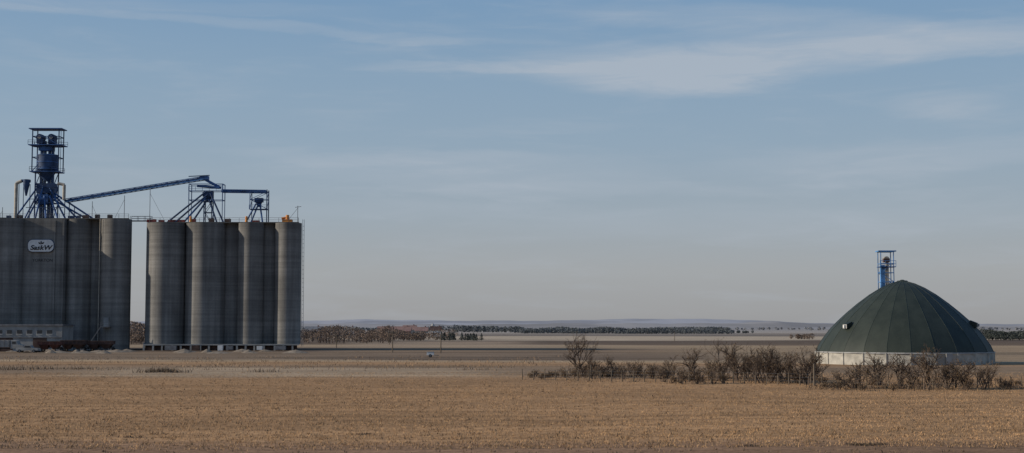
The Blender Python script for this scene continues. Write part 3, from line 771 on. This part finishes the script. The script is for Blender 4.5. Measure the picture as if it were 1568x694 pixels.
wood('far_scrub_line', [(200, 1568, 2800, 4200, 3, 7, 260, 40, 2.2)], M['scrub'], False)

def house(u, D, L, W, H, wall, roof, rz=0):
    e = empty('farm_house'); x = (u-784)/F*D; mb = MB()
    mb.box((x, D, H/2), (L, W, H), wall)
    o = .4; rh = W*.38
    vs = [(x-L/2-o, D-W/2-o, H), (x+L/2+o, D-W/2-o, H), (x+L/2+o, D+W/2+o, H), (x-L/2-o, D+W/2+o, H), (x-L/2-o, D, H+rh), (x+L/2+o, D, H+rh)]
    mb.add(vs, [(0, 1, 5, 4), (3, 4, 5, 2), (0, 4, 3), (1, 2, 5), (3, 2, 1, 0)], roof)
    k = int(L/3)
    for i in range(k): mb.box((x-L/2+(i+.5)*L/k, D-W/2-.03, H*.55), (1, .1, 1.2), M['glass'])
    mb.box((x+L*.3, D, H+rh), (.8, .8, 1.2), M['brick'])
    mb.obj('walls_roof_windows', e)
house(536, 850, 6, 6, 4.2, M['white'], M['dull']); house(590, 900, 9, 8, 3.6, M['dull'], M['brick']); house(616, 880, 11, 8, 3.6, M['brick'], M['brick'])
house(646, 900, 8, 7, 3.6, M['dull'], M['brick']); house(668, 920, 7, 7, 4, M['white'], M['rust']); house(628, 960, 9, 8, 4.4, M['dull'], M['brick']); house(481, 800, 9, 8, 3.5, M['dull'], M['galv'])
mb = MB(); D = 1000; x = (663-784)/F*D; mb.tube((x, D, 0), (x, D, 7), 1.0, .8, M['dull'], 10); mb.tube((x, D, 7), (x, D, 9), 1.6, .2, M['dull'], 10); mb.obj('water_tower')

# ------------------------------------------------------------------ world sky
w = bpy.data.worlds.new('World'); scene.world = w; w.use_nodes = True
t = NT(w.node_tree); bg = w.node_tree.nodes['Background']
try:
    w.cycles.sampling_method = 'MANUAL'; w.cycles.sample_map_resolution = 256
except Exception: pass
EL = math.radians(22)
sky = t.n('ShaderNodeTexSky', sky_type='NISHITA'); sky.sun_disc = False; sky.sun_elevation = EL; sky.sun_rotation = math.radians(266); sky.dust_density = 2.0; sky.air_density = 1.0
co = t.n('ShaderNodeTexCoord').outputs['Generated']; sx = t.n('ShaderNodeSeparateXYZ'); t.nt.links.new(co, sx.inputs[0])
hx = t.m('SQRT', t.m('ADD', t.m('MULTIPLY', sx.outputs[0], sx.outputs[0]), t.m('MULTIPLY', sx.outputs[1], sx.outputs[1])))
el = t.m('DIVIDE', sx.outputs[2], t.m('MAXIMUM', hx, .02))
az = t.m('ARCTAN2', sx.outputs[0], sx.outputs[1])
def L(r, g, b): return tuple(((c/255+.055)/1.055)**2.4 for c in (r, g, b))
def S(c): return tuple(x*10 for x in c)
hz = t.ramp(t.m('MULTIPLY', el, 2.0, clamp=True), [(0.0, L(157, 157, 159)), (0.02, L(161, 162, 164)), (0.08, L(164, 168, 172)), (0.16, L(156, 169, 181)), (0.26, L(146, 167, 186)), (0.36, L(137, 163, 187)), (0.47, L(122, 155, 187)), (1.0, L(85, 125, 175))])
hz = t.mix(1.0, hz, (10, 10, 10), 'MULTIPLY')
base = t.mix(0.90, sky.outputs[0], hz)
uv = t.n('ShaderNodeCombineXYZ'); t.setin(uv.inputs[0], az); t.setin(uv.inputs[1], el)
n1 = t.noise(t.scl(uv.outputs[0], (6, 34, 1)), 1.0, 5, .6, .4); n2 = t.noise(t.scl(uv.outputs[0], (11, 80, 1), (3, 1, 0)), 1.0, 5, .6, .6); n3 = t.noise(t.scl(uv.outputs[0], (2.5, 11, 1), (1, 5, 0)), 1.0, 3, .5)
wx = t.m('ADD', az, t.m('MULTIPLY', t.m('SUBTRACT', n3, .5), .12)); we = t.m('ADD', el, t.m('MULTIPLY', t.m('SUBTRACT', n1, .5), .030))
def blob(u, v, su, sv, slope, amt, edge=0.9):
    a0 = math.atan((u-784)/F); t0 = (501-v)/F*1.0
    da = t.m('SUBTRACT', wx, a0); de = t.m('SUBTRACT', t.m('SUBTRACT', we, t0), t.m('MULTIPLY', da, slope))
    d = t.m('ADD', t.m('POWER', t.m('ABSOLUTE', t.m('DIVIDE', da, su/F)), 2.0), t.m('POWER', t.m('ABSOLUTE', t.m('DIVIDE', de, sv/F)), 2.0))
    return t.m('MULTIPLY', t.smooth(d, 0.0, 1.0+edge, 1.0, 0.0), amt)
bl = [blob(1140, 90, 340, 34, .03, .72), blob(1000, 114, 160, 30, .0, .55), blob(820, 99, 240, 10, .0, .5), blob(1470, 80, 330, 26, .04, .55), blob(1080, 30, 190, 22, -.1, .4),
      blob(1450, 172, 90, 20, 0, .4), blob(700, 262, 260, 28, -.03, .42), blob(1400, 252, 300, 26, .03, .45), blob(900, 292, 260, 12, 0, .32), blob(300, 42, 460, 8, -.03, .32), blob(560, 240, 200, 10, 0, .28), blob(620, 320, 200, 14, 0, .25), blob(200, 20, 300, 12, 0, .2), blob(1200, 345, 420, 26, 0, .25)]
tot = bl[0]
for b_ in bl[1:]: tot = t.m('ADD', tot, b_)
tot = t.m('MULTIPLY', tot, t.smooth(n2, .22, .74, .55, 1.12))
wisps = t.m('MULTIPLY', t.smooth(t.m('ADD', t.m('MULTIPLY', n1, .55), t.m('MULTIPLY', n2, .45)), .46, .7), .3)
tot = t.m('MULTIPLY', t.m('ADD', tot, wisps, clamp=True), .75)
base = t.mix(tot, base, S(L(175, 184, 195)))
t.setin(bg.inputs[0], base); bg.inputs[1].default_value = 0.1

sd = bpy.data.lights.new('sun', 'SUN'); sd.energy = 4.4; sd.angle = math.radians(.53); sd.color = (1.0, .90, .76)
so = bpy.data.objects.new('sun', sd); scene.collection.objects.link(so)
azs = math.radians(5)
s_ = Vector((-math.cos(EL)*math.cos(azs), -math.cos(EL)*math.sin(azs), math.sin(EL)))
so.rotation_euler = (-s_).to_track_quat('-Z', 'Y').to_euler(); so.location = s_*500

cd = bpy.data.cameras.new('camera'); cam = bpy.data.objects.new('camera', cd); scene.collection.objects.link(cam)
cd.sensor_width = 36; cd.lens = 36*F/1568; cd.clip_end = 40000; cd.clip_start = .5
cam.location = (0, 0, CH); cam.rotation_euler = (math.pi/2+PITCH, 0, 0); scene.camera = cam
scene.view_settings.view_transform = 'Standard'; scene.view_settings.look = 'None'; scene.view_settings.exposure = 0
